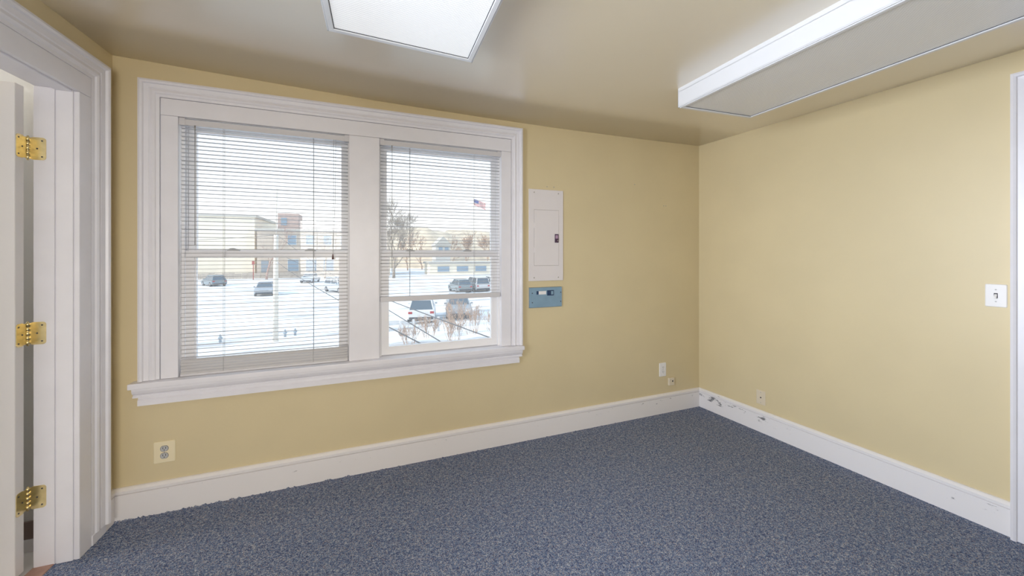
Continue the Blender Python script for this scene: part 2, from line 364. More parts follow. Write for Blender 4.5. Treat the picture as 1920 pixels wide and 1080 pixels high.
# ------------------------------------------------------------------ double window: surround
tr = thing('trim_1', (1.217, 0, 0.60), 'white moulded casing, mullion, stool and apron around the double window', 'window casing', kind='structure')
casing(TF, 0.102, 2.334, 0.735, 2.362, tr)
box('side_board', 0.190, 0.266, 0.0, 0.018, 0.735, 2.181, 'trim', tr, 0.0015)
box('side_board', 2.170, 2.2475, 0.0, 0.018, 0.735, 2.181, 'trim', tr, 0.0015)
box('head_board', 0.190, 2.2475, 0.0, 0.018, 2.1825, 2.2745, 'trim', tr, 0.0015)
box('mullion', 1.135, 1.320, -0.004, 0.13, 0.733, 2.181, 'trim', tr, 0.006, seg=2)
box('stool', 0.070, 2.338, -0.046, 0.06, 0.703, 0.733, 'trim', tr, 0.004, seg=2)
prism('bed_moulding', [(0.018, 0.703), (-0.034, 0.703), (-0.034, 0.690), (-0.028, 0.676), (-0.016, 0.664), (-0.024, 0.660), (-0.024, 0.652), (0.018, 0.652)], 'x', 0.082, 2.328, 'trim', tr)
prism('apron', [(0.018, 0.652), (-0.010, 0.652), (-0.012, 0.640), (-0.018, 0.634), (-0.018, 0.606), (0.018, 0.606)], 'x', 0.100, 2.308, 'trim', tr)

def make_window(name, x0, x1, label, locks):
    w = thing(name, ((x0 + x1) / 2, 0.08, 0.733), label, 'window', kind='structure')
    box('jamb', x0 - 0.03, x0, 0.0185, 0.16, 0.733, 2.181, 'vinyl', w); box('jamb', x1, x1 + 0.03, 0.0185, 0.16, 0.733, 2.181, 'vinyl', w)
    box('head_jamb', x0 - 0.03, x1 + 0.03, 0.0185, 0.16, 2.181, 2.21, 'vinyl', w); box('sill', x0 - 0.03, x1 + 0.03, 0.062, 0.19, 0.70, 0.7335, 'vinyl', w)
    # side tracks and parting stops
    for a, b in ((x0, x0 + 0.014), (x1 - 0.014, x1)):
        box('side_track', a, b, 0.044, 0.052, 0.7335, 2.181, 'vinyl', w, 0.001)
        box('side_track', a, b, 0.088, 0.093, 1.43, 2.181, 'vinyl', w, 0.001)
        box('side_track', a, b, 0.130, 0.16, 0.7335, 2.181, 'vinyl', w, 0.001)
    def sash(nm, y0, y1, z0, z1, st, rb, rt):
        a, b = x0 + 0.015, x1 - 0.015
        s = joinboxes(nm, [(a, a + st, y0, y1, z0, z1), (b - st, b, y0, y1, z0, z1), (a + st, b - st, y0, y1, z0, z0 + rb), (a + st, b - st, y0, y1, z1 - rt, z1)], 'vinyl', w)
        g = 0.007
        joinboxes('glazing_bead', [(a + st, a + st + g, y0 + 0.006, y1 - 0.006, z0 + rb, z1 - rt), (b - st - g, b - st, y0 + 0.006, y1 - 0.006, z0 + rb, z1 - rt),
                                   (a + st + g, b - st - g, y0 + 0.006, y1 - 0.006, z0 + rb, z0 + rb + g), (a + st + g, b - st - g, y0 + 0.006, y1 - 0.006, z1 - rt - g, z1 - rt)], 'vinyl', s)
        ym = (y0 + y1) / 2
        obj('pane', [(a + st, ym, z0 + rb), (b - st, ym, z0 + rb), (b - st, ym, z1 - rt), (a + st, ym, z1 - rt)], [(0, 1, 2, 3)], 'glass', s)
        return s
    lo = sash('lower_sash', 0.053, 0.087, 0.738, 1.437, 0.040, 0.046, 0.033)
    sash('upper_sash', 0.094, 0.129, 1.404, 2.176, 0.028, 0.033, 0.040)
    for lx in locks:
        prism('sash_lock', [(lx - 0.030, 1.437), (lx + 0.030, 1.437), (lx + 0.034, 1.443), (lx + 0.018, 1.450), (lx + 0.004, 1.455), (lx - 0.012, 1.453), (lx - 0.022, 1.444)], 'y', 0.058, 0.084, 'greypl', lo)
    return w
make_window('window_1', 0.266, 1.135, 'white double hung sash window left of the mullion', (0.50, 0.905))
make_window('window_2', 1.320, 2.170, 'white double hung sash window right of the mullion', (1.52, 1.925))

# ------------------------------------------------------------------ mini blinds
def slat_mesh(x0, x1, tilt=0.0):
    """crowned 25 mm slat, centred on 0"""
    V, F = [], []; n = 4; hw = 0.0108
    for k in (0, 1):
        for x in (x0, x1):
            for i in range(n + 1):
                u = -1 + 2 * i / n; y = u * hw; z = 0.0019 * (1 - u * u) - 0.0005 * k
                V.append((x, y * math.cos(tilt) - z * math.sin(tilt), y * math.sin(tilt) + z * math.cos(tilt)))
    m = n + 1
    for k in (0, 1):
        for i in range(n): a = k * 2 * m + i; F.append((a, a + 1, a + 1 + m, a + m))
    for i in (0, n): F.append((i, i + m, i + 3 * m, i + 2 * m))
    me = bpy.data.meshes.new('slat'); me.from_pydata(V, [], F); me.update(); me.materials.append(M['blind'])
    for p in me.polygons: p.use_smooth = True
    return me
def make_blind(x0, x1, zbot, label, ladders, cord, wand, closed):
    yb = 0.022; cx = (x0 + x1) / 2
    b = thing('mini_blind', (cx, yb, zbot), label, 'blind', 'mini blinds inside the double window')
    prism('headrail', [(0.008, 2.141), (0.036, 2.141), (0.036, 2.173), (0.033, 2.173), (0.033, 2.146), (0.011, 2.146), (0.011, 2.173), (0.008, 2.173)], 'x', x0, x1, 'rail', b)
    box('end_bracket', x0 - 0.001, x0 + 0.026, 0.0065, 0.040, 2.139, 2.179, 'rail', b, 0.001); box('end_bracket', x1 - 0.026, x1 + 0.001, 0.0065, 0.040, 2.139, 2.179, 'rail', b, 0.001)
    flat = slat_mesh(x0 + 0.004 - cx, x1 - 0.006 - cx, math.radians(-4))
    pitch = 0.0226; z = 2.124; zlim = zbot + (0.034 if not closed else 0.098)
    base = Vector((0, 0, -zbot))
    while z > zlim:
        s = link(bpy.data.objects.new('slat', flat)); s.parent = b; s.location = (0, 0, z - zbot)
        s.rotation_euler = (random.gauss(0, 0.05), random.uniform(-0.0006, 0.0006), 0); z -= pitch
    if closed:
        shut = slat_mesh(x0 + 0.004 - cx, x1 - 0.006 - cx, math.radians(52))
        for i in range(5):
            s = link(bpy.data.objects.new('slat', shut)); s.parent = b; s.location = (0, -0.004, 0.084 - i * 0.0158); s.rotation_euler = (random.uniform(-0.04, 0.04), 0, 0)
    box('bottom_rail', x0 + 0.003, x1 - 0.005, yb - 0.013, yb + 0.013, zbot, zbot + (0.012 if closed else 0.034), 'rail', b, 0.003, seg=2)
    for lx in ladders:
        for dy in (-0.0112, 0.0112): tube('ladder_cord', [(lx, yb + dy, 2.142), (lx, yb + dy, zbot + 0.01)], 0.0007, 'cord', b, 4)
        tube('lift_cord', [(lx + 0.003, yb, 2.142), (lx + 0.003, yb, zbot + 0.01)], 0.0008, 'cord', b, 4)
    if wand: 
        tube('wand_hook', [(wand, 0.004, 2.142), (wand, 0.003, 2.112)], 0.003, 'screw', b, 6)
        tube('tilt_wand', [(wand, 0.003, 2.112), (wand, 0.003, 1.47 if closed else 1.30)], 0.0019, 'cord', b, 6)
    if cord:
        for dx in (-0.006, 0.006): tube('pull_cord', [(cord + dx + 0.010, 0.004, 2.142), (cord + dx * 0.8 + 0.008, 0.0035, 1.75), (cord, 0.003, 1.415)], 0.0009, 'cord', b, 4)
        tube('tassel', [(cord, 0.003, 1.42), (cord, 0.003, 1.405), (cord, 0.003, 1.385)], 0, 'tassel', b, 8, [0.002, 0.0045, 0.0065])
    return b
make_blind(0.268, 1.134, 0.7345, 'white mini blind lowered to the sill, left of the mullion', (0.470, 0.931), 1.042, 0.341, True)
make_blind(1.322, 2.168, 1.101, 'white mini blind raised part way, right of the mullion', (1.514, 1.969), None, 1.398, False)

# ------------------------------------------------------------------ left doorway
d1 = thing('trim_2', TL((0.2, 0, 0)), 'white moulded casing and jambs of the open doorway', 'door casing', kind='structure')
PROF_D = [(w * 1.17, p) for w, p in PROF]
casing(TL, 0.071, 1.29, 0.05, 2.370, d1, prof=PROF_D)
box('side_board', 0.172, 0.250, WP, 0.0, 0.0, 2.1745, 'trim', d1, 0.0015, TL); box('side_board', 1.112, 1.19, WP, 0.0, 0.0, 2.1745, 'trim', d1, 0.0015, TL)
box('head_board', 0.172, 1.19, WP, 0.0, 2.176, 2.270, 'trim', d1, 0.0015, TL)
box('plinth_block', 0.0725, 0.171, WP, 0.004, 0.0, 0.05, 'trim', d1, 0.002, TL)
box('jamb', 0.232, 0.246, -0.155, WP - 0.0005, 0.0, 2.19, 'trim', d1, 0.001, TL); box('jamb', 1.10, 1.118, -0.155, WP - 0.0005, 0.0, 2.19, 'trim', d1, 0.001, TL)
box('head_jamb', 0.246, 1.10, -0.155, WP - 0.0005, 2.180, 2.194, 'trim', d1, 0.001, TL)
box('door_stop', 0.246, 0.252, -0.079, -0.022, 0.0, 2.1795, 'trim', d1, 0.001, TL); box('jamb_facing', 0.246, 0.2515, -0.155, -0.085, 0.0, 2.1795, 'trim', d1, 0.001, TL); box('door_stop', 1.091, 1.10, -0.080, -0.022, 0.0, 2.1795, 'trim', d1, 0.001, TL)
box('door_stop', 0.255, 1.091, -0.080, -0.022, 2.170, 2.1795, 'trim', d1, 0.001, TL)
th = box('trim_3', 0.246, 1.10, -0.160, -0.086, -0.02, 0.004, 'thresh', None, 0.002, TL)
tag(th, 'reddish wooden threshold strip in the open doorway', 'threshold', kind='structure')

# door leaf swung open into the hall, hinge edge towards the room
dr = thing('door_1', TL((0.272, -0.172, 0)), 'white painted door swung open into the hall, on brass hinges', 'door', kind='structure')
box('door_leaf', 0.272, 0.316, -0.972, -0.172, 0.012, 2.163, 'doorp', dr, 0.002, TL)
for zc in (1.895, 1.062, 0.322):
    h = 0.0508; z0, z1 = zc - h, zc + h
    kn = None
    pinx, piny = 0.256, -0.170
    # leaf on the door edge
    hg = prism('hinge', rrect(0.2745, 0.3135, z0, z1, 0.012), 'y', -0.1722, -0.1695, 'brass', dr, TL)
    # leaf on the jamb
    prism('jamb_leaf', rrect(-0.166, -0.112, z0, z1, 0.012), 'x', 0.2515, 0.2540, 'brass', hg, TL)
    prism('leaf_web', [(0.258, z0 + 0.004), (0.275, z0 + 0.004), (0.275, z1 - 0.004), (0.258, z1 - 0.004)], 'y', -0.1722, -0.1698, 'brass', hg, TL)
    for k in range(5):
        a = z0 + (z1 - z0) * k / 5 + 0.0008; b = z0 + (z1 - z0) * (k + 1) / 5 - 0.0008
        tube('knuckle', [TL((pinx, piny, a)), TL((pinx, piny, b))], 0.0062 if k % 2 == 0 else 0.0056, 'brass', hg, 12)
    tube('hinge_pin', [TL((pinx, piny, z0 - 0.004)), TL((pinx, piny, z1 + 0.004))], 0.0035, 'brass', hg, 10)
    for dz, ds in ((0.036, 0.028), (0, 0.010), (-0.036, 0.028)):
        prism('screw', disc(0.2745 + ds, zc + dz, 0.0034, 0.0034, 10), 'y', -0.1697, -0.1688, 'gap', hg, TL)
        prism('screw', disc(-0.150 + ds * 0.9, zc + dz, 0.0034, 0.0034, 10), 'x', 0.2538, 0.2546, 'gap', hg, TL)

# hall behind the doorway
def shell(name, x0, x1, y0, y1, z0, z1, m, label, cat):
    return tag(box(name, x0, x1, y0, y1, z0, z1, m), label, cat, kind='structure')
shell('floor_hall', -2.2, -0.152, -2.6, -0.06, -0.1, -0.004, 'hallfloor', 'pale floor of the hall beyond the doorway', 'floor')
shell('ceiling_hall', -2.2, -0.18, -2.6, -0.06, 2.45, 2.55, 'hallwall', 'white ceiling of the hall beyond the doorway', 'ceiling')
shell('wall_hall_front', -2.2, -0.155, -0.09, 0.0, -0.1, 2.5, 'hallwall', 'white hall wall seen through the gap behind the door', 'wall')
shell('wall_hall_left', -2.3, -2.2, -2.7, 0.0, -0.1, 2.55, 'hallwall', 'white far wall of the hall', 'wall')
shell('wall_hall_back', -2.2, -0.20, -2.7, -2.6, -0.1, 2.55, 'hallwall', 'white end wall of the hall', 'wall')
hb = thing('baseboard_hall', (-1.2, -0.09, 0), 'brown base with white shoe along the hall wall', 'baseboard', kind='structure')
box('brown_base', -2.19, -0.158, -0.100, -0.0905, 0.057, 0.139, 'hallbase', hb); box('shoe', -2.19, -0.158, -0.106, -0.0905, -0.003, 0.056, 'trim', hb)
hl = thing('hall_fill_lamp', (-1.5, -0.40, 2.45), 'round white lamp added out of view to light the hall', 'lamp')
V, F = [], []
for i in range(6):
    a = i / 5 * math.pi / 2
    for j in range(20): V.append((-1.5 + 0.16 * math.cos(a) * math.cos(j * math.pi / 10), -0.40 + 0.16 * math.cos(a) * math.sin(j * math.pi / 10), 2.445 - 0.07 * math.sin(a)))
for i in range(5):
    for j in range(20): F.append((i * 20 + j, i * 20 + (j + 1) % 20, (i + 1) * 20 + (j + 1) % 20, (i + 1) * 20 + j))
obj('shade', V, F, 'whitepl', hl, True)
pl = bpy.data.lights.new('hall_fill_light', 'POINT'); pl.energy = 28; pl.shadow_soft_size = 0.12; pl.color = (1.0, 0.97, 0.95)  # unseen lamp added to brighten the hall and the gap behind the door
po = link(bpy.data.objects.new('hall_fill_light', pl)); po.parent = hl; po.location = (0, 0, -0.22)

# ------------------------------------------------------------------ right doorway (only its casing edge shows)
d2 = thing('trim_4', TR((2.3, 0, 0)), 'white moulded door casing beside the light switch', 'door casing', kind='structure')
casing(TR, 1.778, 2.872, 0.0, 2.313, d2)
box('side_board', 1.864, 1.896, WP, 0.002, 0.0, 2.18, 'trim', d2, 0.0015, TR); box('side_board', 2.754, 2.786, WP, 0.002, 0.0, 2.18, 'trim', d2, 0.0015, TR)
box('head_board', 1.864, 2.786, WP, 0.002, 2.1815, 2.227, 'trim', d2, 0.0015, TR)
d3 = thing('door_2', TR((2.325, -0.06, 0)), 'closed white panel door beyond the right edge of view', 'door', kind='structure')
box('door_leaf', 1.902, 2.748, -0.10, -0.056, 0.005, 2.188, 'doorp', d3, 0.002, TR)
for a, b in ((0.2, 0.95), (1.1, 2.0)):
    for s in (2.0, 2.37): box('panel', s, s + 0.28, -0.057, -0.048, a, b, 'doorp', d3, 0.004, TR)

# ------------------------------------------------------------------ electrical panel and breaker box
WF = 0.018
ep = thing('electrical_panel', (2.545, WF, 1.211), 'tall white electrical panel cover beside the window, above blue box', 'electrical panel')
box('cover', 2.396, 2.694, WF - 0.010, WF, 1.211, 1.919, 'panel', ep, 0.002)
box('door_gap', 2.4395, 2.6535, WF - 0.0108, WF - 0.009, 1.3285, 1.7625, 'screw', ep)
pd = box('panel_door', 2.4415, 2.652, WF - 0.0135, WF - 0.0095, 1.3305, 1.7605, 'panel', ep, 0.0012)
lt = box('latch', 2.615, 2.650, WF - 0.0175, WF - 0.013, 1.508, 1.575, 'latch', pd, 0.002)
box('latch_label', 2.621, 2.643, WF - 0.0182, WF - 0.0172, 1.540, 1.566, 'latch_label', lt)
prism('latch_button', disc(2.640, 1.524, 0.005, 0.005, 12), 'y', WF - 0.0195, WF - 0.017, 'screw', lt)
for x in (2.440, 2.650):
    for z in (1.236, 1.894): prism('screw', disc(x, z, 0.005, 0.005, 10), 'y', WF - 0.0115, WF - 0.0095, 'screw', ep)
for z in (1.45, 1.64): tube('door_hinge', [(2.4405, WF - 0.0115, z - 0.02), (2.4405, WF - 0.0115, z + 0.02)], 0.0018, 'panel', pd, 6)

bb = thing('breaker_box', (2.54, WF, 1.006), 'small blue grey breaker box under the white electrical panel', 'breaker box')
box('back_box', 2.398, 2.681, WF - 0.004, WF, 1.003, 1.162, 'screw', bb, 0.001)
box('cover', 2.400, 2.679, WF - 0.016, WF - 0.004, 1.006, 1.160, 'boxblue', bb, 0.002)
box('indicator', 2.457, 2.4745, WF - 0.0185, WF - 0.0155, 1.107, 1.133, 'breaker', bb, 0.001)
box('white_label', 2.4755, 2.5395, WF - 0.0168, WF - 0.0155, 1.106, 1.132, 'whitepl', bb)
bk = box('breaker', 2.547, 2.606, WF - 0.020, WF - 0.0155, 1.096, 1.137, 'breaker', bb, 0.0015)
box('toggle', 2.562, 2.574, WF - 0.027, WF - 0.0195, 1.108, 1.126, 'breaker', bk, 0.0015)
box('rating_label', 2.580, 2.600, WF - 0.0206, WF - 0.0198, 1.103, 1.130, 'boxblue', bk)
for x in (2.422, 2.668):
    for z in (1.046, 1.118): prism('screw', disc(x, z, 0.0042, 0.0042, 10), 'y', WF - 0.0172, WF - 0.0155, 'gap', bb)

# ------------------------------------------------------------------ outlets, jacks, switch
def wallplate(th, T, s0, s1, z0, z1, m, thick=0.006, r=0.006):
    """rounded plate with chamfered rim on the wall plane"""
    A = rrect(s0, s1, z0, z1, r); c = 0.003; B = rrect(s0 + c, s1 - c, z0 + c, z1 - c, max(r - c, 0.001)); n = len(A)
    V = [T((p[0], WP, p[1])) for p in A] + [T((p[0], WP + thick * 0.6, p[1])) for p in A] + [T((p[0], WP + thick, p[1])) for p in B]
    F = [tuple(range(n)), tuple(range(2 * n, 3 * n))]
    for k in (0, 1): F += [(k * n + i, k * n + (i + 1) % n, (k + 1) * n + (i + 1) % n, (k + 1) * n + i) for i in range(n)]
    return obj('plate', V, F, m, th)
def outlet(T, s0, s1, z0, z1, m, mface, label, sc=1.0, outline=False):
    c, z = (s0 + s1) / 2, (z0 + z1) / 2
    t = thing('wall_outlet', T((c, WP, z0)), label, 'outlet')
    wallplate(t, T, s0, s1, z0, z1, m)
    n0 = WP + 0.006
    for dz in (0.0195 * sc, -0.0195 * sc):
        if outline: prism('face_gap', disc(c, z + dz, 0.0185 * sc, 0.0185 * sc, 24, 0.0158 * sc), 'y', n0 - 0.001, n0 + 0.0006, 'gap', t, T)
        f = prism('receptacle', disc(c, z + dz, 0.0170 * sc, 0.0170 * sc, 24, 0.0142 * sc), 'y', n0 - 0.001, n0 + 0.0018, mface, t, T)
        for q in (-0.0063, 0.0063):
            joinboxes('slot', [(c + q * sc - 0.0013, c + q * sc + 0.0013, n0 + 0.0015, n0 + 0.0021, z + dz - 0.001, z + dz + 0.0085 * sc)], 'slot', f, T)
        prism('ground_hole', disc(c, z + dz - 0.0075 * sc, 0.0026 * sc, 0.0026 * sc, 10), 'y', n0 + 0.0015, n0 + 0.0021, 'slot', f, T)
    prism('screw', disc(c, z, 0.0032, 0.0032, 10), 'y', n0 - 0.001, n0 + 0.001, 'screw', t, T)
    return t
TFW = lambda p: (p[0], -p[1], p[2])
outlet(TFW, 0.154, 0.250, 0.269, 0.387, 'ivory', 'greypl', 'square ivory wall outlet under the left window', 1.0, True)
outlet(TFW, 3.669, 3.744, 0.325, 0.446, 'whitepl', 'whitepl', 'narrow white wall outlet near the room corner')
pj = thing('phone_jack', (3.796, WF, 0.236), 'small square beige phone jack near the room corner', 'phone jack')
box('body', 3.764, 3.828, WF - 0.020, WF, 0.238, 0.306, 'beige', pj, 0.004)
box('socket', 3.799, 3.811, WF - 0.0206, WF - 0.0195, 0.270, 0.283, 'slot', pj)
prism('screw', disc(3.782, 0.288, 0.0028, 0.0028, 8), 'y', WF - 0.0208, WF - 0.0195, 'screw', pj)
cj = thing('cable_plate', TR((0.55, WP, 0.217)), 'beige cable wall plate with one hole, low on the right wall', 'wall plate')
wallplate(cj, TR, 0.515, 0.585, 0.217, 0.328, 'beige', r=0.004)
prism('cable_hole', disc(0.550, 0.272, 0.0055, 0.0055, 12), 'y', WP + 0.0055, WP + 0.0066, 'slot', cj, TR)
for z in (0.232, 0.312): prism('screw', disc(0.550, z, 0.003, 0.003, 8), 'y', WP + 0.0055, WP + 0.0068, 'screw', cj, TR)
sw = thing('light_switch', TR((1.726, WP, 1.147)), 'white toggle light switch beside the door casing', 'light switch')
wallplate(sw, TR, 1.690, 1.762, 1.147, 1.264, 'whitepl', thick=0.007)
box('toggle_slot', 1.7195, 1.7325, WP + 0.0065, WP + 0.0076, 1.193, 1.218, 'gap', sw, T=TR)
prism('toggle', [(WP + 0.007, 1.196), (WP + 0.020, 1.190), (WP + 0.021, 1.197), (WP + 0.008, 1.213)], 'x', 1.7215, 1.7305, 'whitepl', sw, TR)
for z in (1.175, 1.236): prism('screw', disc(1.726, z, 0.0034, 0.0034, 10), 'y', WP + 0.0065, WP + 0.008, 'greypl', sw, TR)

# ------------------------------------------------------------------ ceiling lights: surface mounted troffers with framed prismatic lens
def fixture(c0, c1, ax, length, label, lens='lens'):
    """c0,c1: corners of the end nearest the window; ax: long axis"""
    zb = 2.302; c0, c1, ax = Vector((*c0, 0)), Vector((*c1, 0)), Vector((*ax, 0)).normalized()
    e = (c1 - c0)
    wd = e.length; e = e / wd
    def T(p): return tuple(c0 + e * p[0] + ax * p[1] + Vector((0, 0, p[2])))
    t = thing('ceiling_light', T((wd / 2, length / 2, 2.41)), label, 'ceiling light', 'box ceiling lights')
    zt = 2.445
    joinboxes('housing', [(0, wd, 0, 0.003, zb + 0.004, zt), (0, wd, length - 0.003, length, zb + 0.004, zt), (0, 0.003, 0, length, zb + 0.004, zt), (wd - 0.003, wd, 0, length, zb + 0.004, zt), (0, wd, 0, length, zb + 0.09, zb + 0.093)], 'enamel', t, T)
    for a in ((0.006, wd - 0.006, 0.006, 0.026), (0.006, wd - 0.006, length - 0.026, length - 0.006), (0.006, 0.026, 0.0265, length - 0.0265), (wd - 0.026, wd - 0.006, 0.0265, length - 0.0265)):
        box('frame_rail', a[0], a[1], a[2], a[3], zb - 0.004, zb + 0.012, 'enamel', t, 0.002, T)
    joinboxes('rim', [(0, wd, 0, 0.0045, zb, zb + 0.006), (0, wd, length - 0.0045, length, zb, zb + 0.006), (0, 0.0045, 0, length, zb, zb + 0.006), (wd - 0.0045, wd, 0, length, zb, zb + 0.006)], 'enamel', t, T)
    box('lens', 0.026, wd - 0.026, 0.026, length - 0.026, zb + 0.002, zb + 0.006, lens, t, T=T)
    joinboxes('lens_gasket', [(0.0255, wd - 0.0255, 0.026, 0.0290, zb + 0.0005, zb + 0.002), (0.0255, 0.0285, 0.026, length - 0.026, zb + 0.0005, zb + 0.002), (wd - 0.0285, wd - 0.0255, 0.026, length - 0.026, zb + 0.0005, zb + 0.002)], 'gap', t, T)
    return t
fixture((1.094, -0.962), (1.693, -0.930), (-0.030, -1), 1.22, 'box ceiling light with lens brightened by an added glow, nearest the double window', 'lens_glow')
fixture((2.990, -0.868), (3.562, -0.903), (-0.021, -1), 1.22, 'box ceiling light with dull grey lens beside the right wall')

# ================================================================== outdoors: snowy car park one storey below
GZ = -3.2
gv, gf = [], []
tag(box('snow_ground', -160, 200, 0.4, 260, GZ - 0.5, GZ, 'snow'), 'snow covered car park with trodden grey tracks', 'ground', kind='structure')
M['bld_cream'] = mat('cream_render', (0.82, 0.74, 0.60), 0.8, var=0.05, vscale=0.4)
M['bld_tan'] = mat('tan_brick', (0.56, 0.47, 0.38), 0.85, var=0.08, vscale=1.2)
M['bld_brick'] = mat('pink_brick', (0.50, 0.37, 0.32), 0.85, var=0.1, vscale=2)
M['bld_roof'] = mat('flat_roof_edge', (0.50, 0.47, 0.42), 0.8)
M['bld_pane'] = mat('far_window_pane', (0.22, 0.30, 0.38), 0.15)
M['bld_frame'] = mat('far_window_frame', (0.60, 0.58, 0.54), 0.6)
M['bld_door'] = mat('far_door', (0.25, 0.29, 0.33), 0.5)
M['bark'] = mat('pale_bark', (0.34, 0.28, 0.22), 0.9, var=0.2, vscale=3)
M['bark2'] = mat('reddish_twigs', (0.42, 0.28, 0.23), 0.9, var=0.2, vscale=3)
M['twig'] = mat('tan_twigs', (0.46, 0.32, 0.23), 0.9, var=0.2, vscale=3)
M['hillm'] = mat('brown_winter_hill', (0.58, 0.48, 0.36), 0.95, var=0.22, vscale=0.25)
M['pole'] = mat('weathered_pole', (0.66, 0.61, 0.53), 0.85, var=0.1, vscale=4)
M['wire'] = mat('wire', (0.06, 0.06, 0.065), 0.6)
M['fence'] = mat('white_fence', (0.62, 0.62, 0.62), 0.7)
M['redp'] = mat('red_post', (0.35, 0.05, 0.04), 0.6)
M['wood'] = mat('brown_fence_boards', (0.42, 0.36, 0.30), 0.85, var=0.12, vscale=2)
M['hyd'] = mat('dark_post', (0.28, 0.33, 0.38), 0.6)
M['tyre'] = mat('tyre', (0.025, 0.025, 0.027), 0.8); M['rim'] = mat('wheel_rim', (0.35, 0.35, 0.36), 0.4, metal=0.6)
M['cglass'] = mat('car_glass', (0.07, 0.10, 0.13), 0.15); M['lampw'] = mat('headlamp', (0.6, 0.6, 0.6), 0.2); M['lampr'] = mat('tail_lamp', (0.35, 0.02, 0.02), 0.3)
M['bumper'] = mat('dark_bumper', (0.05, 0.05, 0.055), 0.6)

def loft(name, sections, m, parent, T, cap=True, smooth=False):
    n = len(sections[0]); V = [T(p) for s in sections for p in s]; F = []
    for k in range(len(sections) - 1):
        F += [(k * n + i, k * n + (i + 1) % n, (k + 1) * n + (i + 1) % n, (k + 1) * n + i) for i in range(n)]
    if cap: F += [tuple(range(n)), tuple(range((len(sections) - 1) * n, len(sections) * n))]
    return obj(name, V, F, m, parent, smooth)
def car(x, y, heading, colour, label, kind='sedan', group='cars parked in the snow'):
    L, Wd, H = {'sedan': (4.6, 1.8, 1.45), 'hatch': (4.3, 1.8, 1.55), 'van': (4.8, 1.9, 1.75)}[kind]
    c, s = math.cos(heading), math.sin(heading)
    T = lambda p: (x + p[0] * c - p[1] * s, y + p[0] * s + p[1] * c, GZ + p[2])
    paint = mat('car_paint', colour, 0.3)
    t = thing('car', (x, y, GZ), label, 'car', group)
    h = L / 2; belt = 0.92 if kind != 'van' else 1.02
    tail = {'sedan': -h + 0.75, 'hatch': -h + 0.12, 'van': -h + 0.08}[kind]
    side = [(-h + 0.05, 0.30), (-h, 0.45), (-h + 0.02, belt - 0.10), (-h + 0.12, belt), (tail + 0.05, belt + 0.02), (h - 1.25, belt + 0.02), (h - 0.35, belt - 0.14), (h - 0.06, belt - 0.28), (h, 0.48), (h - 0.06, 0.28), (h - 0.45, 0.22), (-h + 0.45, 0.22)]
    def sec(yy, k): return [(px * (1 - 0.03 * k), yy, 0.6 + (pz - 0.6) * (1 - 0.10 * k)) for px, pz in side]
    loft('body', [sec(-Wd / 2, 1), sec(-Wd / 2 + 0.10, 0), sec(Wd / 2 - 0.10, 0), sec(Wd / 2, 1)], paint, t, T)
    wb, wt = Wd / 2 - 0.09, Wd / 2 - 0.24
    xb0, xb1, xt0, xt1 = tail, h - 1.15, tail + {'sedan': 0.75, 'hatch': 0.38, 'van': 0.22}[kind], h - 1.85
    zb_, zt_ = belt, H
    cab = lambda xx0, xx1, w, z: [(xx0, -w, z), (xx1, -w, z), (xx1, w, z), (xx0, w, z)]
    gl = loft('windows', [cab(xb0, xb1, wb, zb_), cab(xt0, xt1, wt, zt_ - 0.05)], 'cglass', t, T)
    loft('roof', [cab(xt0 - 0.04, xt1 + 0.04, wt + 0.02, zt_ - 0.06), cab(xt0 + 0.05, xt1 - 0.05, wt - 0.03, zt_)], paint, t, T)
    for sgn in (-1, 1):                       # pillars
        for a, b in (((xb0, xb0 + 0.14), (xt0, xt0 + 0.12)), ((xb1 - 0.10, xb1), (xt1 - 0.08, xt1)), ((0.5 * (xb0 + xb1) - 0.05, 0.5 * (xb0 + xb1) + 0.05), (0.5 * (xt0 + xt1) - 0.04, 0.5 * (xt0 + xt1) + 0.04))):
            q = 0.012
            loft('pillar', [[(a[0] - q, sgn * (wb + q), zb_), (a[1] + q, sgn * (wb + q), zb_), (a[1] + q, sgn * (wb - 0.06), zb_), (a[0] - q, sgn * (wb - 0.06), zb_)],
                            [(b[0] - q, sgn * (wt + q), zt_ - 0.05), (b[1] + q, sgn * (wt + q), zt_ - 0.05), (b[1] + q, sgn * (wt - 0.06), zt_ - 0.05), (b[0] - q, sgn * (wt - 0.06), zt_ - 0.05)]], paint, t, T)
        box('headlamp', h - 0.10, h - 0.02, sgn * 0.62 - 0.16, sgn * 0.62 + 0.16, 0.56, 0.68, 'lampw', t, 0.02, T)
        box('tail_lamp', -h - 0.005, -h + 0.08, sgn * 0.70 - 0.13, sgn * 0.70 + 0.13, 0.66, 0.82, 'lampr', t, 0.02, T)
        box('mirror', h - 1.45, h - 1.33, sgn * (Wd / 2 + 0.06) - 0.09, sgn * (Wd / 2 + 0.06) + 0.09, belt + 0.02, belt + 0.14, paint, t, 0.02, T)
        for wx in (-h + 0.82, h - 0.85):
            pts = [(wx + 0.32 * math.cos(i * math.pi / 10), 0.32 + 0.32 * math.sin(i * math.pi / 10)) for i in range(20)]
            w = prism('wheel', pts, 'y', sgn * (Wd / 2 - 0.20), sgn * (Wd / 2 + 0.012), 'tyre', t, T)
            pts = [(wx + 0.19 * math.cos(i * math.pi / 8), 0.32 + 0.19 * math.sin(i * math.pi / 8)) for i in range(16)]
            prism('wheel_rim', pts, 'y', sgn * (Wd / 2 + 0.010), sgn * (Wd / 2 + 0.022), 'rim', w, T)
    box('front_bumper', h - 0.12, h + 0.03, -Wd / 2 + 0.12, Wd / 2 - 0.12, 0.26, 0.44, 'bumper', t, 0.03, T)
    box('rear_bumper', -h - 0.03, -h + 0.12, -Wd / 2 + 0.12, Wd / 2 - 0.12, 0.26, 0.46, 'bumper', t, 0.03, T)
    return t
A_ = math.radians
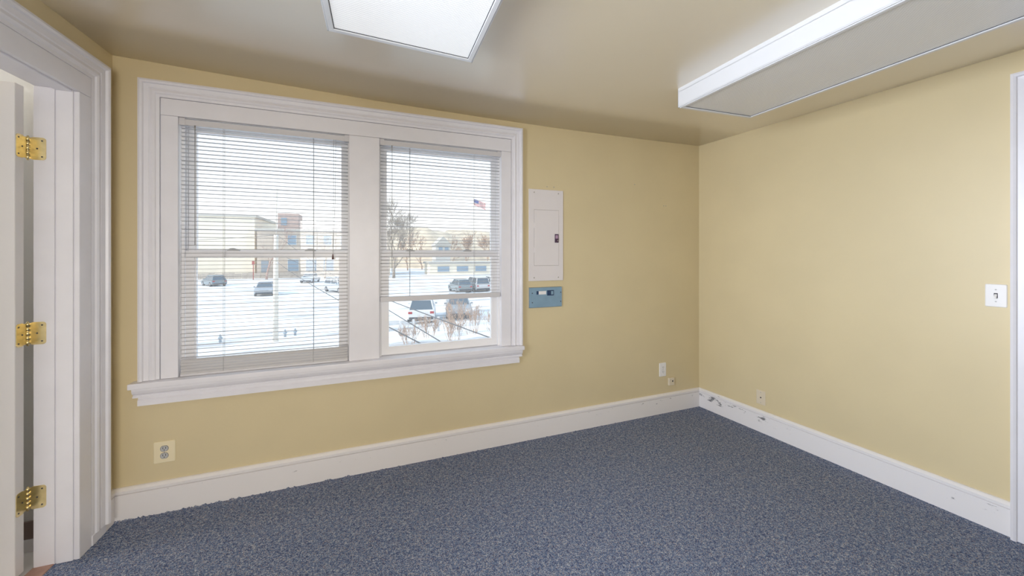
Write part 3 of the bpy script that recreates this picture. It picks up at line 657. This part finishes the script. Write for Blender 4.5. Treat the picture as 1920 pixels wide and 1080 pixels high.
car(-19.3, 63.6, A_(125), (0.16, 0.20, 0.23), 'dark hatchback seen furthest left in the snowy car park', 'hatch')
car(-9.4, 47.2, A_(-82), (0.30, 0.32, 0.35), 'silver car with dark windscreen parked behind the utility pole', 'sedan')
car(-7.2, 66.0, A_(-100), (0.55, 0.55, 0.56), 'white car far back, just right of the utility pole', 'sedan')
car(-1.7, 47.5, A_(-60), (0.50, 0.54, 0.60), 'pale car partly hidden at the left window\'s right edge', 'van')
car(5.0, 24.6, A_(80), (0.62, 0.62, 0.63), 'white car under the raised blind, left of the grey one', 'hatch')
car(7.75, 25.2, A_(-101), (0.27, 0.30, 0.33), 'grey car behind bare twigs, seen under the raised blind', 'hatch')
car(12.0, 42.5, A_(95), (0.18, 0.21, 0.22), 'dark car first in the row seen through the right blind', 'hatch')
car(14.3, 43.2, A_(95), (0.5, 0.5, 0.5), 'pale car in the middle of the row behind the right blind', 'van')
car(16.6, 43.6, A_(95), (0.5, 0.52, 0.55), 'pale car last in the row behind the right blind', 'van')

# ---- buildings across the lot
def building(x0, x1, y0, y1, h, m, label, wins, name='building', doors=(), tower=None):
    t = thing(name, ((x0 + x1) / 2, (y0 + y1) / 2, GZ), label, 'building')
    box('wall', x0, x1, y0, y1, GZ, GZ + h, m, t)
    box('roof_edge', x0 - 0.3, x1 + 0.3, y0 - 0.3, y1 + 0.3, GZ + h, GZ + h + 0.45, 'bld_roof', t)
    for a, b, c, d in wins:
        w = box('window', a, b, y0 - 0.12, y0 - 0.002, GZ + c, GZ + d, 'bld_frame', t)
        box('pane', a + 0.12, b - 0.12, y0 - 0.15, y0 - 0.121, GZ + c + 0.12, GZ + d - 0.12, 'bld_pane', w)
    for a, b, c in doors: box('door', a, b, y0 - 0.12, y0 - 0.002, GZ, GZ + c, 'bld_door', t)
    if tower:
        a, b, d, th_ = tower
        tw = box('tower', a, b, y0 + d, y0 + d + 5, GZ + h, GZ + h + th_, 'bld_brick', t)
        box('tower_window', a + 0.6, a + 1.6, y0 + d - 0.1, y0 + d - 0.002, GZ + h + th_ * 0.35, GZ + h + th_ * 0.75, 'bld_pane', tw)
    return t
building(-42, -18.6, 82, 100, 11.6, 'bld_cream', 'tall cream building at the left edge of the car park', [])
ws = [(-12.9 + k * 3.1, -11.3 + k * 3.1, 6.3, 8.3) for k in range(6)] + [(-12.9 + k * 3.1, -10.9 + k * 3.1, 1.2, 3.6) for k in range(6)]
building(-17.9, 6.0, 80.5, 96, 9.0, 'bld_tan', 'tan brick building with blue windows behind the utility pole', ws, doors=[(-17.2, -16.0, 3.4)], tower=(-15.0, -11.4, 2.5, 3.7))
hs = thing('house', (20.3, 97, GZ), 'small pale house in front of the brown hillside', 'house')
box('wall', 18.2, 22.0, 95, 101, GZ, 3.6, 'bld_frame', hs)
prism('roof', [(17.8, 3.6), (22.4, 3.6), (20.1, 6.0)], 'y', 94.6, 101.4, 'bld_roof', hs)
for a in (18.8, 20.4):
    w_ = box('window', a, a + 1.2, 94.88, 94.998, 1.6, 3.3, 'bld_frame', hs); box('pane', a + 0.1, a + 1.1, 94.84, 94.879, 1.7, 3.2, 'bld_pane', w_)
sb = building(-2 + 16, 48, 78, 86, 2.4, 'bld_cream', 'low cream building across the street below the hillside', [(15.5 + k * 4.2, 18.2 + k * 4.2, 0.7, 2.0) for k in range(7)])

V, F = [], []
K = 60
for i in range(K + 1):
    x = -30 + 150 * i / K
    for j, (yy, hh) in enumerate(((118, 0.0), (128, 8.0), (140, 13.0), (170, 15.5))):
        V.append((x, yy + 4 * math.sin(i * 0.5), GZ + hh + (0.9 * math.sin(i * 0.7) + 0.6 * math.sin(i * 1.9)) * (j > 0) - max(0, (-x) * 0.18) * (j > 0) - max(0, (x - 40) * 0.03) * (j > 0)))
for i in range(K):
    for j in range(3): a = i * 4 + j; F.append((a, a + 4, a + 5, a + 1))
tag(obj('hill', V, F, 'hillm', smooth=True), 'brown wooded hillside behind the car park', 'hill', kind='structure')

# board fence along the street at the far side of the lot
bf = thing('board_fence', (-19, 79.3, GZ), 'low brown board fence along the far edge of the car park', 'fence')
for k in range(30): box('board', -33 + k * 1.0, -32.06 + k * 1.0, 79.3, 79.36, GZ + 0.05, GZ + 1.05 + 0.05 * (k % 3), 'wood', bf)
for z in (0.3, 0.8): box('rail', -33, -3.1, 79.37, 79.45, GZ + z, GZ + z + 0.1, 'wood', bf)

# ---- bare trees
def tree(x, y, h, label, m, name='bare_tree', depth=5, spread=0.55, r0=None, seed=0, up=0.25, group='bare trees', twig=0.012, cat='tree', nb=(2, 4), stems=1):
    rnd = random.Random(seed); V, F = [], []; TV, TFc = [], []
    r0 = r0 or h * 0.018
    def br(p, d, ln, r, lv):
        pts = [p]; n = 3; q = p
        for i in range(n):
            d = (d + Vector((rnd.uniform(-.18, .18), rnd.uniform(-.18, .18), rnd.uniform(-.04, .16)))).normalized(); q = q + d * ln / n; pts.append(q)
        r1 = max(r * 0.62, twig)
        tgt = (V, F) if lv == 0 else (TV, TFc)
        v, f = tubev(pts, r, 4 if lv else 7, [r + (r1 - r) * i / n for i in range(n + 1)], len(tgt[0])); tgt[0].extend(v); tgt[1].extend(f)
        if lv >= depth: return
        for k in range(rnd.randint(*nb)):
            i = rnd.choice((1, 2, 3, 3)); b = pts[i]
            ax = Vector((rnd.uniform(-1, 1), rnd.uniform(-1, 1), rnd.uniform(-.2, .4))).normalized()
            nd = (d + ax * (spread + rnd.uniform(-.1, .3)) + Vector((0, 0, up * .3))).normalized()
            br(b, nd, ln * rnd.uniform(.6, .85), max(r1 * .75, twig), lv + 1)
    for s in range(stems):
        a = rnd.uniform(0, 6.28); k = 0.0 if stems == 1 else 0.28
        br(Vector((x + (0.25 * math.cos(a) if stems > 1 else 0), y + (0.25 * math.sin(a) if stems > 1 else 0), GZ - 0.03)), Vector((k * math.cos(a), k * math.sin(a), 1)).normalized(), h * 0.30, r0, 0)
    t = thing(name, (x, y, GZ), label, cat, group)
    obj('trunk' if stems == 1 else 'stem', V, F, m, t, True)
    tag(obj('branches', TV, TFc, m, t, True), kind='stuff')
    return t
tree(6.2, 72, 16.0, 'tall bare tree at the left of the right window', 'bark', seed=3, depth=7, twig=0.011)
tree(-15.6, 77, 11.5, 'reddish bare tree left of the utility pole', 'bark2', seed=5, depth=5, twig=0.02)
tree(-6.0, 76.5, 10.0, 'bare tree before the tan brick building', 'bark', seed=11, depth=5, twig=0.02)
tree(-1.5, 77, 9.0, 'bare tree at the right end of the tan brick building', 'bark', seed=14, depth=5, twig=0.02)
hl_ = ['bare tan tree at the left end of the hillside row', 'bare tan tree second from the left on the hillside', 'bare tan tree just right of the small pale house', 'bare tan tree right of the pale house, behind its neighbours', 'bare tan tree below the flag on the hillside', 'bare tan tree second from the right on the hillside', 'bare tan tree at the right end of the hillside row']
for i, (tx, ty, th_) in enumerate(((12, 104, 12), (17, 112, 13), (24.5, 106, 12), (30, 110, 13), (35, 104, 12), (40, 108, 13), (46, 104, 12))):
    tree(tx, ty, th_, hl_[i], 'twig', seed=30 + i, depth=5, twig=0.035, group='bare trees on the hillside')
bl = ['bare tan shrub at the left end of the shrub row', 'bare tan shrub before the white car', 'bare tan shrub between the white and grey cars', 'bare tan shrub before the grey car', 'bare tan shrub at the right end of the shrub row', 'tall bare tan shrub by the grey car door']
for i, (tx, ty, hh) in enumerate(((3.3, 17.2, 1.2), (4.5, 18.4, 1.4), (5.5, 16.6, 1.7), (6.9, 18.2, 2.0), (7.9, 16.0, 2.2), (6.6, 20.8, 2.2))):
    tree(tx, ty, hh, bl[i], 'twig', 'bare_shrub', depth=4, spread=0.32, r0=0.012, seed=60 + i, up=0.6, group='bare shrubs below the window', twig=0.0045, cat='shrub', nb=(2, 3), stems=13)

# ---- utility pole, wires, posts, fence, flag
up_ = thing('utility_pole', (-3.2, 20.31, GZ), 'pale wooden utility pole standing in the snowy car park', 'utility pole')
tube('pole', [(-3.2, 20.31, GZ), (-3.19, 20.3, 0.5), (-3.17, 20.28, 2.45)], 0, 'pole', up_, 12, [0.135, 0.12, 0.105])
tube('mast', [(-3.17, 20.28, 2.45), (-3.14, 20.27, 4.88)], 0.028, 'pole', up_, 8)
for zz in (0.95, 1.45, 2.38): tube('insulator', [(-3.12, 20.17, zz), (-3.06, 20.12, zz)], 0.035, 'fence', up_, 8)
def wire(a, b, sag, label, r=0.012):
    a, b = Vector(a), Vector(b); pts = []
    for i in range(13):
        t = i / 12; p = a.lerp(b, t); p.z -= sag * 4 * t * (1 - t); pts.append(p)
    tag(tube('overhead_wire', pts, r, 'wire', None, 5), label, 'wire', 'overhead wires')
wire((-3.04, 20.06, 1.45), (3.06, 2.05, 0.19), 0.10, 'overhead wire reaching furthest right across the right window', 0.009)
wire((-3.04, 20.06, 2.38), (2.33, 2.34, 0.14), 0.12, 'overhead wire hung from the top of the utility pole', 0.008)
wire((-3.04, 20.06, 0.95), (1.99, 2.47, 0.18), 0.10, 'lowest overhead wire under the raised blind', 0.010)
wire((-3.32, 20.36, 2.40), (-16.0, 30.0, 2.25), 0.15, 'overhead wire running left from the utility pole', 0.012)
for (x, y, h_), lb in zip(((-5.84, 21.09, 0.42), (-2.95, 21.35, 0.42), (-2.5, 21.6, 0.40)), ('short dark post left of the utility pole', 'short dark post just right of the utility pole', 'short dark post further right of the utility pole')):
    hy = thing('bollard', (x, y, GZ), lb, 'post', 'short dark posts in the snow')
    tube('post', [(x, y, GZ), (x, y, GZ + h_ * .8), (x, y, GZ + h_)], 0, 'hyd', hy, 10, [0.06, 0.06, 0.03]); tube('cap', [(x - 0.09, y, GZ + h_ * .55), (x + 0.09, y, GZ + h_ * .55)], 0.05, 'hyd', hy, 8)
rp = thing('sign_post', (-17.4, 76, GZ), 'thin red post at the far edge of the car park', 'post')
tube('post', [(-17.4, 76, GZ), (-17.4, 76, GZ + 3.4)], 0.07, 'redp', rp, 8); box('sign', -17.6, -17.2, 75.9, 75.95, GZ + 2.7, GZ + 3.4, 'redp', rp, 0.01)
wf = thing('rail_fence', (3.6, 19.5, GZ), 'low white rail fence beside the bare shrubs', 'fence')
for k in range(5):
    px, py = 2.3 + 0.75 * k, 19.1 + 0.2 * k; box('post', px - 0.06, px + 0.06, py - 0.06, py + 0.06, GZ, GZ + 0.85, 'fence', wf, 0.01)
for z in (0.35, 0.68):
    for k in range(4):
        px, py = 2.3 + 0.75 * k, 19.1 + 0.2 * k
        tube('rail', [(px, py, GZ + z), (px + 0.75, py + 0.2, GZ + z)], 0.045, 'fence', wf, 6)
fl = thing('flag_pole', (17.36, 55.5, GZ), 'tall thin flag pole with a striped flag above the trees', 'flag')
tube('pole', [(17.36, 55.52, GZ), (17.36, 55.52, 10.5)], 0.035, 'pole', fl, 8)
def flagmat():
    m, t, b = newmat('striped_flag'); co = t.nodes.new('ShaderNodeTexCoord'); sp_ = t.nodes.new('ShaderNodeSeparateXYZ')
    t.links.new(co.outputs['UV'], sp_.inputs[0])
    mu = t.nodes.new('ShaderNodeMath'); mu.operation = 'MULTIPLY'; mu.inputs[1].default_value = 6.5
    fr = t.nodes.new('ShaderNodeMath'); fr.operation = 'FRACT'; gt = t.nodes.new('ShaderNodeMath'); gt.operation = 'LESS_THAN'; gt.inputs[1].default_value = 0.5
    mx = t.nodes.new('ShaderNodeMix'); mx.data_type = 'RGBA'; mx.inputs['A'].default_value = (0.6, 0.58, 0.56, 1); mx.inputs['B'].default_value = (0.40, 0.05, 0.05, 1)
    t.links.new(sp_.outputs['Y'], mu.inputs[0]); t.links.new(mu.outputs[0], fr.inputs[0]); t.links.new(fr.outputs[0], gt.inputs[0]); t.links.new(gt.outputs[0], mx.inputs['Factor'])
    a = t.nodes.new('ShaderNodeMath'); a.operation = 'LESS_THAN'; a.inputs[1].default_value = 0.4; t.links.new(sp_.outputs['X'], a.inputs[0])
    b2 = t.nodes.new('ShaderNodeMath'); b2.operation = 'GREATER_THAN'; b2.inputs[1].default_value = 0.46; t.links.new(sp_.outputs['Y'], b2.inputs[0])
    c = t.nodes.new('ShaderNodeMath'); c.operation = 'MULTIPLY'; t.links.new(a.outputs[0], c.inputs[0]); t.links.new(b2.outputs[0], c.inputs[1])
    m2 = t.nodes.new('ShaderNodeMix'); m2.data_type = 'RGBA'; m2.inputs['B'].default_value = (0.05, 0.07, 0.22, 1)
    t.links.new(c.outputs[0], m2.inputs['Factor']); t.links.new(mx.outputs['Result'], m2.inputs['A']); t.links.new(m2.outputs['Result'], b.inputs['Base Color']); b.inputs['Roughness'].default_value = 0.8
    return m
V, F = [], []; nu, nv = 14, 6
for k in (0, 1):
    for j in range(nv + 1):
        for i in range(nu + 1):
            u, v_ = i / nu, j / nv
            V.append((17.40 + 1.75 * u, 55.50 - 0.65 * u + 0.10 * math.sin(u * 9 + v_) + 0.012 * k, 9.25 + 1.0 * v_ - 0.75 * u ** 1.2))
for k in (0, 1):
    for j in range(nv):
        for i in range(nu): a = k * (nu + 1) * (nv + 1) + j * (nu + 1) + i; F.append((a, a + 1, a + nu + 2, a + nu + 1))
fo = obj('flag', V, F, flagmat(), fl, True); fo['label'] = 'red and white striped flag with a blue corner'
uv = fo.data.uv_layers.new(name='UVMap'); N = (nu + 1) * (nv + 1)
for lp in fo.data.loops:
    q = lp.vertex_index % N; uv.data[lp.index].uv = ((q % (nu + 1)) / nu, (q // (nu + 1)) / nv)
